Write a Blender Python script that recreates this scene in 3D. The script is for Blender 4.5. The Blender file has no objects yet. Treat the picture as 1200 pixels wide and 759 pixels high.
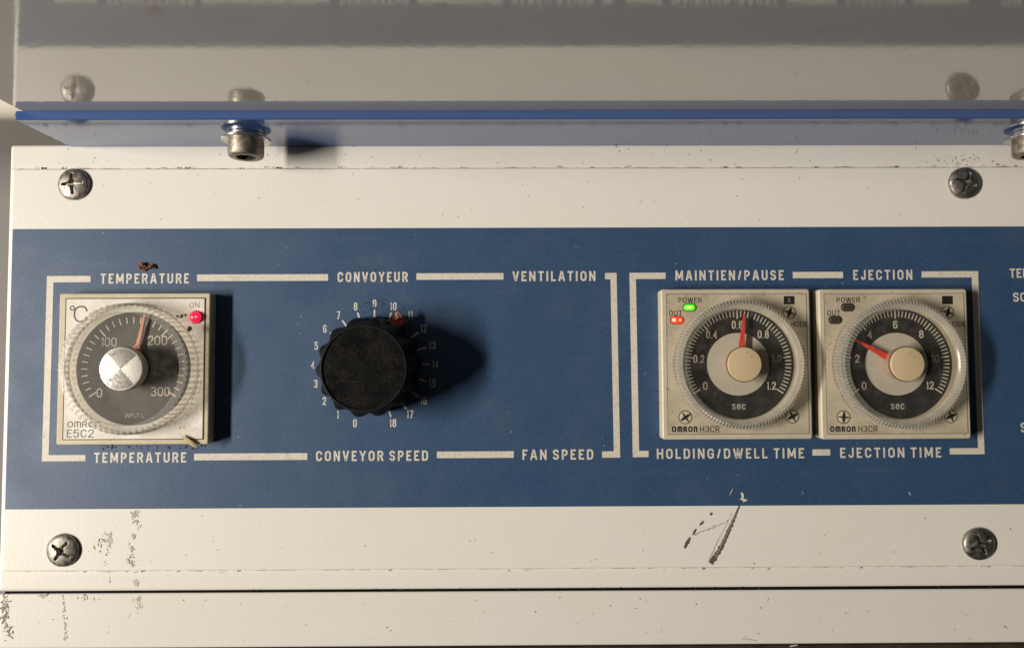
import bpy, bmesh, math, random
from mathutils import Vector, Matrix, noise

random.seed(7)
S = bpy.context.scene
C = S.collection
MM = 0.001
PI = math.pi

# ------------------------------------------------------------------ camera
F = 887.0                      # focal length in pixels of the 1200 px wide photograph
DIST = 250 * MM                # lens to control panel
PITCH, YAW, ROLL = math.radians(2.7), math.radians(0.39), math.radians(-0.22)
CAM_R = Matrix.Rotation(-YAW, 3, 'Z') @ Matrix.Rotation(PI / 2 + PITCH, 3, 'X') @ Matrix.Rotation(ROLL, 3, 'Z')
CAM_P = Vector((0, -DIST, 0))
cam = bpy.data.cameras.new('camera')
cam.sensor_width = 36
cam.lens = 36 * F / 1200
cam.clip_start = 0.01
cam.clip_end = 50
cam.dof.use_dof = True
cam.dof.focus_distance = 0.246
cam.dof.aperture_fstop = 9
co = bpy.data.objects.new('camera', cam)
C.objects.link(co)
co.matrix_world = Matrix.Translation(CAM_P) @ CAM_R.to_4x4()
S.camera = co

# ------------------------------------------------------------------ world, lamp, exposure
w = bpy.data.worlds.new('World')
S.world = w
w.use_nodes = True
w.node_tree.nodes['Background'].inputs[0].default_value = (1.0, 0.90, 0.78, 1)
w.node_tree.nodes['Background'].inputs[1].default_value = 0.018

lamp = bpy.data.lights.new('strip_lamp', 'AREA')
lamp.shape = 'RECTANGLE'
lamp.size = 0.09
lamp.size_y = 0.62
lamp.energy = 28.0
lamp.color = (1.0, 0.925, 0.825)
lo = bpy.data.objects.new('strip_lamp', lamp)
C.objects.link(lo)
lo.location = (-1.12, -0.83, -0.11)
_d = (Vector((0, 0, 0)) - lo.location).normalized()
_right = _d.cross(Vector((0, 0, 1))).normalized()
_up = _right.cross(_d)
lo.matrix_world = Matrix.Translation(lo.location) @ Matrix((_right, _up, -_d)).transposed().to_4x4()

S.view_settings.view_transform = 'Standard'
S.view_settings.look = 'None'
S.view_settings.exposure = 0
S.view_settings.gamma = 1
S.render.engine = 'CYCLES'
S.cycles.max_bounces = 10
S.cycles.transparent_max_bounces = 24

# ------------------------------------------------------------------ measuring: photograph pixel + height above the panel -> metres
def at(px, py, h=0.0):
    d = CAM_R @ Vector(((px - 600) / F, -(py - 379.5) / F, -1))
    t = (-h * MM - CAM_P.y) / d.y
    return CAM_P + d * t

def px_mm(h):                   # pixels per millimetre at that height
    return F / (DIST / MM - h)

# ------------------------------------------------------------------ materials
def mat(name, col, rough=0.5, metal=0.0, **kw):
    m = bpy.data.materials.new(name)
    m.use_nodes = True
    b = m.node_tree.nodes['Principled BSDF']
    b.inputs['Base Color'].default_value = (*col, 1)
    b.inputs['Roughness'].default_value = rough
    b.inputs['Metallic'].default_value = metal
    for k, v in kw.items():
        b.inputs[k.replace('_', ' ')].default_value = v
    return m

class N:
    """small node-tree helper"""
    def __init__(s, m):
        s.m = m; s.t = m.node_tree; s.b = s.t.nodes['Principled BSDF']
        s.tc = s.t.nodes.new('ShaderNodeTexCoord')
    def link(s, a, b): s.t.links.new(a, b)
    def mapping(s, scale, loc=(0, 0, 0)):
        n = s.t.nodes.new('ShaderNodeMapping')
        n.inputs['Scale'].default_value = scale; n.inputs['Location'].default_value = loc
        s.link(s.tc.outputs['Object'], n.inputs[0]); return n.outputs[0]
    def noise(s, scale, detail=3, rough=0.55, vec=None):
        n = s.t.nodes.new('ShaderNodeTexNoise')
        n.inputs['Scale'].default_value = scale; n.inputs['Detail'].default_value = detail
        n.inputs['Roughness'].default_value = rough
        s.link(vec if vec else s.tc.outputs['Object'], n.inputs['Vector']); return n.outputs[0]
    def voro(s, scale, vec=None, feature='F1'):
        n = s.t.nodes.new('ShaderNodeTexVoronoi'); n.feature = feature
        n.inputs['Scale'].default_value = scale
        s.link(vec if vec else s.tc.outputs['Object'], n.inputs['Vector']); return n
    def ramp(s, src, stops):
        n = s.t.nodes.new('ShaderNodeValToRGB')
        e = n.color_ramp.elements
        while len(e) < len(stops): e.new(0.5)
        for k, (p, c) in enumerate(stops):
            e[k].position = p; e[k].color = (*c, 1) if len(c) == 3 else c
        s.link(src, n.inputs[0]); return n.outputs[0]
    def mix(s, fac, a, b, mode='MIX'):
        n = s.t.nodes.new('ShaderNodeMix'); n.data_type = 'RGBA'; n.blend_type = mode
        for v, i in ((fac, 0), (a, 6), (b, 7)):
            if hasattr(v, 'links') or hasattr(v, 'is_output'): s.link(v, n.inputs[i])
            elif i == 0: n.inputs[0].default_value = v
            else: n.inputs[i].default_value = (*v, 1)
        return n.outputs[2]
    def math(s, op, a, b=0.0):
        n = s.t.nodes.new('ShaderNodeMath'); n.operation = op
        for v, i in ((a, 0), (b, 1)):
            if hasattr(v, 'is_output'): s.link(v, n.inputs[i])
            else: n.inputs[i].default_value = v
        return n.outputs[0]
    def bump(s, src, strength, dist):
        n = s.t.nodes.new('ShaderNodeBump')
        n.inputs['Strength'].default_value = strength; n.inputs['Distance'].default_value = dist
        s.link(src, n.inputs['Height']); s.link(n.outputs[0], s.b.inputs['Normal'])
    def color(s, src): s.link(src, s.b.inputs['Base Color'])
    def rough(s, src): s.link(src, s.b.inputs['Roughness'])

def paint_material(name, base, rough=0.34, grime=(0.42, 0.33, 0.22)):
    m = mat(name, base, rough)
    n = N(m)
    big = n.noise(28, 4, 0.6)
    c = n.mix(n.ramp(big, [(0.35, (0, 0, 0)), (0.75, (0.32, 0.32, 0.32))]), base, tuple(v * f for v, f in zip(base, (0.95, 0.92, 0.86))))
    # faint streaks wiped along the length
    st = n.noise(1, 5, 0.7, n.mapping((40, 400, 2600)))
    c = n.mix(n.ramp(st, [(0.56, (0, 0, 0)), (0.76, (0.28, 0.28, 0.28))]), c, tuple(v * f for v, f in zip(base, (0.78, 0.72, 0.62))))
    # tiny brown specks of dirt
    v = n.voro(330)
    keep = n.math('GREATER_THAN', n.noise(120, 2), 0.63)
    sp = n.math('MULTIPLY', n.math('LESS_THAN', v.outputs['Distance'], 0.09), keep)
    c = n.mix(n.math('MULTIPLY', sp, 0.6), c, (0.13, 0.085, 0.05))
    # fine hairline scuffs
    sc = n.noise(1, 4, 0.6, n.mapping((160, 900, 900)))
    c = n.mix(n.ramp(sc, [(0.70, (0, 0, 0)), (0.76, (0.35, 0.35, 0.35))]), c, grime)
    n.color(c)
    n.bump(n.noise(700, 2), 0.12, 0.00025)
    return m

M = {}
M['white'] = paint_material('cream_paint', (0.795, 0.77, 0.71))
M['housing'] = paint_material('cream_housing_paint', (0.785, 0.76, 0.70))
M['lower'] = paint_material('cream_lower_paint', (0.75, 0.727, 0.672))

def blue_face():
    m = mat('blue_film', (0.02, 0.05, 0.12), 0.42)
    n = N(m)
    base = (0.026, 0.069, 0.152)
    c = n.mix(n.ramp(n.noise(22, 5, 0.6), [(0.35, (0, 0, 0)), (0.8, (0.5, 0.5, 0.5))]), base, (0.038, 0.078, 0.145))
    c = n.mix(n.ramp(n.noise(1900, 2, 0.6), [(0.52, (0, 0, 0)), (0.72, (0.38, 0.38, 0.38))]), c, (0.10, 0.145, 0.25))
    c = n.mix(n.ramp(n.noise(1500, 2, 0.6, n.mapping((1, 1, 1), (.3, .1, .7))), [(0.55, (0, 0, 0)), (0.75, (0.5, 0.5, 0.5))]), c, (0.012, 0.03, 0.085))
    v = n.voro(380)
    keep = n.math('GREATER_THAN', n.noise(90, 2), 0.62)
    sp = n.math('MULTIPLY', n.math('LESS_THAN', v.outputs['Distance'], 0.085), keep)
    c = n.mix(n.math('MULTIPLY', sp, 0.7), c, (0.36, 0.40, 0.44))
    v2 = n.voro(300, n.mapping((1, 1, 1), (0.21, 0.4, 0.13)))
    keep2 = n.math('GREATER_THAN', n.noise(80, 2, 0.5, n.mapping((1, 1, 1), (.5, .2, .9))), 0.64)
    sp2 = n.math('MULTIPLY', n.math('LESS_THAN', v2.outputs['Distance'], 0.085), keep2)
    c = n.mix(n.math('MULTIPLY', sp2, 0.85), c, (0.02, 0.018, 0.016))
    dust = n.noise(45, 4, 0.65, n.mapping((1, 1, 1), (.9, .2, .1)))
    c = n.mix(n.ramp(dust, [(0.48, (0, 0, 0)), (0.8, (0.17, 0.17, 0.17))]), c, (0.15, 0.17, 0.19))
    rub = n.noise(1, 4, 0.7, n.mapping((30, 30, 260), (0.4, .2, .6)))
    c = n.mix(n.ramp(rub, [(0.56, (0, 0, 0)), (0.8, (0.18, 0.18, 0.18))]), c, (0.12, 0.16, 0.21))
    hair = n.noise(1, 3, 0.6, n.mapping((2200, 500, 260), (0.1, .7, .2)))
    c = n.mix(n.ramp(hair, [(0.72, (0, 0, 0)), (0.78, (0.35, 0.35, 0.35))]), c, (0.22, 0.25, 0.29))
    n.color(c)
    n.rough(n.ramp(n.noise(60, 4), [(0.3, (0.42, 0.42, 0.42)), (0.7, (0.56, 0.56, 0.56))]))
    n.bump(n.noise(1900, 2, 0.6), 0.26, 0.00014)
    return m
M['blue'] = blue_face()

def print_material(name, col, wear=0.45):
    m = mat(name, col, 0.5)
    n = N(m)
    c = n.mix(n.ramp(n.noise(1500, 3, 0.65), [(0.44, (0, 0, 0)), (0.72, (wear, wear, wear))]), col, (0.30, 0.28, 0.25))
    c = n.mix(n.ramp(n.noise(260, 5, 0.75), [(0.55, (0, 0, 0)), (0.72, (wear * 0.8,) * 3)]), c, (0.16, 0.18, 0.21))
    v = n.voro(420); keep = n.math('GREATER_THAN', n.noise(150, 2), 0.60)
    sp = n.math('MULTIPLY', n.math('LESS_THAN', v.outputs['Distance'], 0.10), keep)
    c = n.mix(n.math('MULTIPLY', sp, 0.8), c, (0.06, 0.055, 0.05))
    n.color(c); return m
M['print'] = print_material('cream_print', (0.70, 0.645, 0.55))
M['print_dim'] = print_material('worn_cream_print', (0.52, 0.49, 0.43))
M['ink'] = mat('black_ink', (0.018, 0.017, 0.016), 0.5)
M['ink_soft'] = mat('grey_ink', (0.20, 0.18, 0.15), 0.5)

def gloss_sheet():
    m = mat('glossy_sheet_paint', (0.28, 0.25, 0.20), 0.045)
    n = N(m)
    n.b.inputs['IOR'].default_value = 3.0
    c = n.mix(n.ramp(n.noise(30, 4), [(0.3, (0, 0, 0)), (0.8, (0.5, 0.5, 0.5))]), (0.58, 0.545, 0.49), (0.50, 0.47, 0.42))
    v = n.voro(220); keep = n.math('GREATER_THAN', n.noise(60, 2), 0.57)
    sp = n.math('MULTIPLY', n.math('LESS_THAN', v.outputs['Distance'], 0.08), keep)
    c = n.mix(n.math('MULTIPLY', sp, 0.6), c, (0.12, 0.10, 0.08))
    n.color(c)
    st = n.noise(1, 4, 0.7, n.mapping((30, 30, 30)))
    n.rough(n.ramp(n.noise(38, 5, 0.65), [(0.35, (0.035,) * 3), (0.75, (0.085,) * 3)]))
    n.bump(n.noise(460, 3, 0.5), 0.17, 0.00010)
    return m
M['sheet'] = gloss_sheet()

def flange_paint():
    m = mat('blue_gloss_paint', (0.06, 0.14, 0.42), 0.10)
    n = N(m)
    n.b.inputs['IOR'].default_value = 2.4
    c = n.mix(n.ramp(n.noise(70, 4), [(0.35, (0, 0, 0)), (0.8, (0.6, 0.6, 0.6))]), (0.05, 0.115, 0.32), (0.045, 0.10, 0.28))
    v = n.voro(350); keep = n.math('GREATER_THAN', n.noise(120, 2), 0.62)
    sp = n.math('MULTIPLY', n.math('LESS_THAN', v.outputs['Distance'], 0.10), keep)
    c = n.mix(n.math('MULTIPLY', sp, 0.8), c, (0.40, 0.42, 0.45))
    n.color(c)
    n.bump(n.noise(500, 3, 0.5), 0.06, 0.0001)
    return m
M['flange'] = flange_paint()

def metal(name, col, rough, dirt=(0.05, 0.042, 0.032), amount=0.5, scale=420):
    m = mat(name, col, rough, 1.0)
    n = N(m)
    f = n.ramp(n.noise(scale, 5, 0.65), [(0.42, (0, 0, 0)), (0.72, (amount, amount, amount))])
    n.color(n.mix(f, col, dirt))
    n.rough(n.ramp(n.noise(scale * 1.7, 4), [(0.3, (rough * 0.8,) * 3), (0.75, (min(1, rough * 1.6),) * 3)]))
    n.bump(n.noise(scale * 3, 3), 0.25, 0.0001)
    return m
M['screw'] = metal('dull_zinc', (0.36, 0.335, 0.295), 0.46, amount=0.75)
M['bolt'] = metal('dark_steel', (0.36, 0.32, 0.26), 0.48, amount=0.75, scale=700)
M['washer'] = metal('bright_zinc', (0.66, 0.64, 0.60), 0.28, amount=0.3)
M['black'] = mat('gap_shade_black', (0.004, 0.004, 0.004), 0.9, Specular_IOR_Level=0.1)
M['dark'] = mat('dark_recess', (0.02, 0.018, 0.015), 0.6)

def plastic(name, col, rough=0.4, dirt=(0.30, 0.24, 0.16), amount=0.5, scale=110):
    m = mat(name, col, rough)
    n = N(m)
    c = n.mix(n.ramp(n.noise(scale, 6, 0.7), [(0.42, (0, 0, 0)), (0.78, (amount,) * 3)]), col, dirt)
    v = n.voro(600); keep = n.math('GREATER_THAN', n.noise(230, 2), 0.6)
    sp = n.math('MULTIPLY', n.math('LESS_THAN', v.outputs['Distance'], 0.11), keep)
    c = n.mix(n.math('MULTIPLY', sp, 0.7), c, (0.10, 0.075, 0.05))
    n.color(c)
    n.bump(n.noise(1400, 2), 0.12, 0.0001)
    return m
M['cream'] = plastic('cream_plastic', (0.80, 0.76, 0.67), 0.42, amount=0.6, scale=80)
M['bezel'] = plastic('tan_plastic', (0.60, 0.52, 0.35), 0.42)
M['timer'] = plastic('beige_plastic', (0.54, 0.475, 0.35), 0.40, dirt=(0.24, 0.185, 0.115), amount=0.75, scale=70)
M['timer_bezel'] = plastic('beige_bezel_plastic', (0.60, 0.53, 0.395), 0.38, amount=0.35)
M['disc'] = plastic('grey_beige_disc', (0.56, 0.53, 0.455), 0.5, amount=0.25)
M['cap'] = plastic('tan_cap', (0.60, 0.475, 0.285), 0.42, amount=0.2)
M['tan_rim'] = mat('brown_rim', (0.20, 0.12, 0.07), 0.4)
M['dark_red'] = mat('dark_red_plastic', (0.42, 0.028, 0.018), 0.45)
M['red'] = mat('red_plastic', (0.72, 0.055, 0.03), 0.4)
M['salmon'] = mat('salmon_plastic', (0.72, 0.30, 0.22), 0.45)

def dial_black(name, col):
    m = mat(name, col, 0.5)
    n = N(m)
    c = n.mix(n.ramp(n.noise(260, 6, 0.75), [(0.5, (0, 0, 0)), (0.85, (0.2,) * 3)]), col, (0.16, 0.15, 0.13))
    v = n.voro(900); keep = n.math('GREATER_THAN', n.noise(300, 2), 0.58)
    sp = n.math('MULTIPLY', n.math('LESS_THAN', v.outputs['Distance'], 0.13), keep)
    n.color(n.mix(n.math('MULTIPLY', sp, 0.5), c, (0.35, 0.32, 0.28)))
    return m
M['dial_black'] = dial_black('black_dial', (0.016, 0.016, 0.017))
M['dial_grey'] = dial_black('charcoal_dial', (0.068, 0.066, 0.064))

def knob_black():
    m = mat('black_knob', (0.014, 0.0135, 0.013), 0.38)
    n = N(m)
    c = (0.003, 0.0029, 0.0027)
    c = n.mix(n.ramp(n.noise(160, 6, 0.75), [(0.5, (0, 0, 0)), (0.9, (0.07,) * 3)]), c, (0.06, 0.052, 0.045))
    v = n.voro(2100); keep = n.math('GREATER_THAN', n.noise(150, 5, 0.8), 0.51)
    sp = n.math('MULTIPLY', n.math('LESS_THAN', v.outputs['Distance'], 0.2), keep)
    c = n.mix(n.math('MULTIPLY', sp, 0.45), c, (0.15, 0.13, 0.105))
    sc = n.noise(1, 3, 0.6, n.mapping((260, 300, 2600)))
    c = n.mix(n.ramp(sc, [(0.70, (0, 0, 0)), (0.78, (0.5,) * 3)]), c, (0.10, 0.09, 0.075))
    sc2 = n.noise(1, 3, 0.6, n.mapping((2400, 300, 420), (0.2, 0.5, 0.1)))
    c = n.mix(n.ramp(sc2, [(0.70, (0, 0, 0)), (0.78, (0.5,) * 3)]), c, (0.10, 0.09, 0.075))
    n.color(c)
    n.rough(n.ramp(n.noise(300, 4), [(0.3, (0.36,) * 3), (0.7, (0.6,) * 3)]))
    n.b.inputs['Specular IOR Level'].default_value = 0.14
    n.bump(n.noise(1200, 3), 0.25, 0.00012)
    return m
M['knob'] = knob_black()
M['knob_rim'] = mat('knob_edge_highlight', (0.022, 0.02, 0.017), 0.4)  # paler than the grip: the rim's highlight is put into this colour

def clear_material(name, keep_clear, col, rough=0.12, dust=0.12, groove=0.0):
    """clear moulded plastic: part goes straight through, part is a pale glossy plastic"""
    m = mat(name, col, rough)
    t = m.node_tree
    n = N(m)
    n.color(n.mix(n.ramp(n.noise(420, 5, 0.7), [(0.45, (0, 0, 0)), (0.8, (0.5,) * 3)]), col, tuple(v * 0.55 for v in col)))
    tr = t.nodes.new('ShaderNodeBsdfTransparent')
    tr.inputs[0].default_value = (0.97, 0.96, 0.94, 1)
    mx = t.nodes.new('ShaderNodeMixShader')
    fr = t.nodes.new('ShaderNodeLayerWeight'); fr.inputs[0].default_value = 0.5
    a = n.math('ADD', n.math('MULTIPLY', n.math('POWER', fr.outputs['Facing'], 5.0), 0.9), 1 - keep_clear)
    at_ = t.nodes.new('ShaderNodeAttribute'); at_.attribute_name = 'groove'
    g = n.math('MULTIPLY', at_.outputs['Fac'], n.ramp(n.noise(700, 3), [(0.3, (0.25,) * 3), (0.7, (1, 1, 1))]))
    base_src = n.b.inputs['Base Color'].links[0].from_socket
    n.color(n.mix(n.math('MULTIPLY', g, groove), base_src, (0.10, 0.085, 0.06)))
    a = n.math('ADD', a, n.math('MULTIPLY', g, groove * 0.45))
    haze = n.ramp(n.noise(260, 6, 0.75), [(0.45, (0, 0, 0)), (0.85, (dust,) * 3)])
    v = n.voro(900); keep = n.math('GREATER_THAN', n.noise(240, 2), 0.58)
    a = n.math('ADD', a, n.math('ADD', haze, n.math('MULTIPLY', n.math('MULTIPLY', n.math('LESS_THAN', v.outputs['Distance'], 0.12), keep), dust * 2.5)))
    a = n.math('MINIMUM', a, 1.0)
    out = t.nodes['Material Output']
    t.links.new(a, mx.inputs[0]); t.links.new(tr.outputs[0], mx.inputs[1])
    t.links.new(n.b.outputs[0], mx.inputs[2]); t.links.new(mx.outputs[0], out.inputs['Surface'])
    return m
M['pink_hub'] = clear_material('pink_clear_hub', 0.45, (0.62, 0.42, 0.34), 0.2, 0.2)
M['clear'] = clear_material('clear_cover', 0.985, (0.55, 0.52, 0.46), 0.14, 0.06)
M['grip'] = clear_material('clear_grip', 0.84, (0.76, 0.73, 0.64), 0.28, 0.2, 0.9)
M['grip_timer'] = clear_material('cloudy_grip', 0.63, (0.56, 0.53, 0.455), 0.2, 0.3, 0.7)

M['spun_bright'] = metal('aluminium_lit_sector', (0.66, 0.64, 0.585), 0.56, dirt=(0.35, 0.32, 0.27), amount=0.22, scale=500)  # bright half of the bow-tie highlight painted on the cap
M['spun_dark'] = metal('aluminium_shaded_sector', (0.27, 0.26, 0.24), 0.50, dirt=(0.20, 0.18, 0.15), amount=0.4, scale=700)  # same metal in a darker colour, for the sectors outside the highlight

def led(name, col, strength):
    m = mat(name, col, 0.25)
    b = m.node_tree.nodes['Principled BSDF']
    b.inputs['Emission Color'].default_value = (*col, 1)
    b.inputs['Emission Strength'].default_value = strength
    return m
M['led_red'] = led('lit_red_lamp', (0.95, 0.012, 0.06), 0.9)
M['led_green'] = led('lit_green_lamp', (0.08, 0.70, 0.015), 0.55)
M['led_pink_core'] = led('lit_pink_core', (1.0, 0.10, 0.22), 0.9)
M['led_out'] = led('lit_orange_red_lamp', (1.0, 0.03, 0.012), 1.8)
M['led_green_core'] = led('lit_green_core', (0.42, 1.0, 0.12), 1.2)
M['led_core'] = led('lit_lamp_core', (1.0, 0.42, 0.30), 1.3)
M['led_off'] = mat('dark_lamp', (0.055, 0.045, 0.035), 0.3)
M['soil'] = plastic('brown_dirt', (0.05, 0.032, 0.02), 0.8, dirt=(0.11, 0.06, 0.035), amount=0.8, scale=900)
M['rust_soil'] = plastic('reddish_dirt', (0.20, 0.075, 0.04), 0.8, dirt=(0.06, 0.035, 0.02), amount=0.9, scale=1500)
M['pink_soil'] = plastic('pink_crust', (0.62, 0.30, 0.22), 0.8, dirt=(0.25, 0.07, 0.04), amount=0.9, scale=1800)
M['straw'] = plastic('dry_straw', (0.48, 0.36, 0.19), 0.7, amount=0.5, scale=900)
M['chip'] = plastic('bare_metal_chip', (0.27, 0.235, 0.20), 0.6, dirt=(0.12, 0.10, 0.08), amount=0.9, scale=1600)
M['gouge'] = plastic('scraped_metal', (0.12, 0.10, 0.085), 0.6, dirt=(0.035, 0.03, 0.025), amount=0.95, scale=1400)
M['smudge'] = mat('grey_scuff', (0.43, 0.39, 0.335), 0.6)
M['grime'] = print_material('brown_grime', (0.40, 0.32, 0.22), 0.9)
M['primer'] = mat('bare_pale_chip', (0.72, 0.68, 0.62), 0.5)
M['wall'] = paint_material('grey_wall', (0.30, 0.285, 0.27), 0.8)
M['backdrop_cylinder'] = mat('white_cylinder_paint', (0.85, 0.80, 0.70), 0.35)
M['brown'] = plastic('dark_brown_base', (0.03, 0.018, 0.012), 0.6, amount=0.15)

# ------------------------------------------------------------------ objects
def tag(o, label=None, cat=None, group=None, kind=None):
    if label: o['label'] = label
    if cat: o['category'] = cat
    if group: o['group'] = group
    if kind: o['kind'] = kind
    return o

def thing(name, label, cat, loc=(0, 0, 0), group=None):
    o = bpy.data.objects.new(name, None)
    o.empty_display_size = 0.01
    C.objects.link(o)
    o.location = loc
    o['wpos'] = list(loc)
    return tag(o, label, cat, group)

def root_loc(p):
    while p is not None and p.parent is not None: p = p.parent
    return Vector(p.location) if p is not None else Vector((0, 0, 0))

def obj(name, bm, m, parent=None, smooth=None):
    """link a bmesh drawn in world metres as ONE mesh object; its vertices are stored from its thing's base"""
    L = root_loc(parent)
    bmesh.ops.translate(bm, verts=bm.verts, vec=-L)
    me = bpy.data.meshes.new(name)
    if smooth is not None:
        for f in bm.faces: f.smooth = not (len(f.verts) > 4 or f.calc_area() > 3e-5)
        for e in bm.edges:
            if any(not f.smooth for f in e.link_faces): e.smooth = False
        for e in bm.edges:
            if len(e.link_faces) == 2 and e.calc_face_angle(0) > math.radians(smooth): e.smooth = False
    bm.to_mesh(me); bm.free()
    o = bpy.data.objects.new(name, me)
    C.objects.link(o)
    me.materials.append(M[m] if isinstance(m, str) else m)
    o.parent = parent
    return o

def single(name, bm, m, loc, label, cat, smooth=None, group=None, kind=None):
    loc = Vector(loc)
    bmesh.ops.translate(bm, verts=bm.verts, vec=-loc)
    o = obj(name, bm, m, None, smooth)
    o.location = loc
    return tag(o, label, cat, group, kind)

# ------------------------------------------------------------------ shapes (x right, z up, h = height out of the panel, towards the camera, in mm)
def V(x, z, h): return Vector((x, -h * MM, z))

def add_poly(bm, pts, h0, h1):
    """extrude a polygon [(x,z)] in metres from height h0 to h1 (mm)"""
    a = [bm.verts.new(V(x, z, h0)) for x, z in pts]
    b = [bm.verts.new(V(x, z, h1)) for x, z in pts]
    n = len(pts)
    bm.faces.new(b)
    bm.faces.new(a[::-1])
    for i in range(n):
        bm.faces.new((a[i], a[(i + 1) % n], b[(i + 1) % n], b[i]))
    bmesh.ops.recalc_face_normals(bm, faces=bm.faces)
    return bm

def add_box(bm, x0, x1, z0, z1, h0, h1): return add_poly(bm, [(x0, z0), (x1, z0), (x1, z1), (x0, z1)], h0, h1)

def bevel_all(bm, w_mm, seg=2, pick=None):
    es = [e for e in bm.edges if len(e.link_faces) == 2 and e.calc_face_angle(0) > 0.5 and (pick is None or pick(e))]
    bmesh.ops.bevel(bm, geom=es, offset=w_mm * MM, segments=seg, affect='EDGES', profile=0.5, clamp_overlap=True)
    return bm

def rrect(cx, cz, w_, h_, r, n=6):
    pts = []
    for sx, sz, a0 in ((1, 1, 0), (-1, 1, 90), (-1, -1, 180), (1, -1, 270)):
        for k in range(n + 1):
            a = math.radians(a0 + 90 * k / n)
            pts.append((cx + sx * (w_ / 2 - r) + r * math.cos(a), cz + sz * (h_ / 2 - r) + r * math.sin(a)))
    return pts

def circle(cx, cz, r, n=64): return [(cx + r * math.cos(2 * PI * k / n), cz + r * math.sin(2 * PI * k / n)) for k in range(n)]

def add_lathe(bm, cx, cz, prof, seg=96, rf=None, close=True):
    """revolve [(r mm, h mm)] about the axis pointing out of the panel; rf(i, angle) adds mm to the radius of ring i"""
    rings = []
    for i, (r, h) in enumerate(prof):
        if r <= 1e-6:
            rings.append([bm.verts.new(V(cx, cz, h))]); continue
        ring = []
        for k in range(seg):
            a = 2 * PI * k / seg
            rr = r + (rf(i, a) if rf else 0)
            ring.append(bm.verts.new(V(cx + rr * MM * math.cos(a), cz + rr * MM * math.sin(a), h)))
        rings.append(ring)
    for A, B in zip(rings, rings[1:]):
        for k in range(seg):
            k2 = (k + 1) % seg
            if len(A) == 1: bm.faces.new((A[0], B[k], B[k2]))
            elif len(B) == 1: bm.faces.new((A[k], B[0], A[k2]))
            else: bm.faces.new((A[k], B[k], B[k2], A[k2]))
    bmesh.ops.recalc_face_normals(bm, faces=bm.faces)
    return bm

def new(): return bmesh.new()

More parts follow.
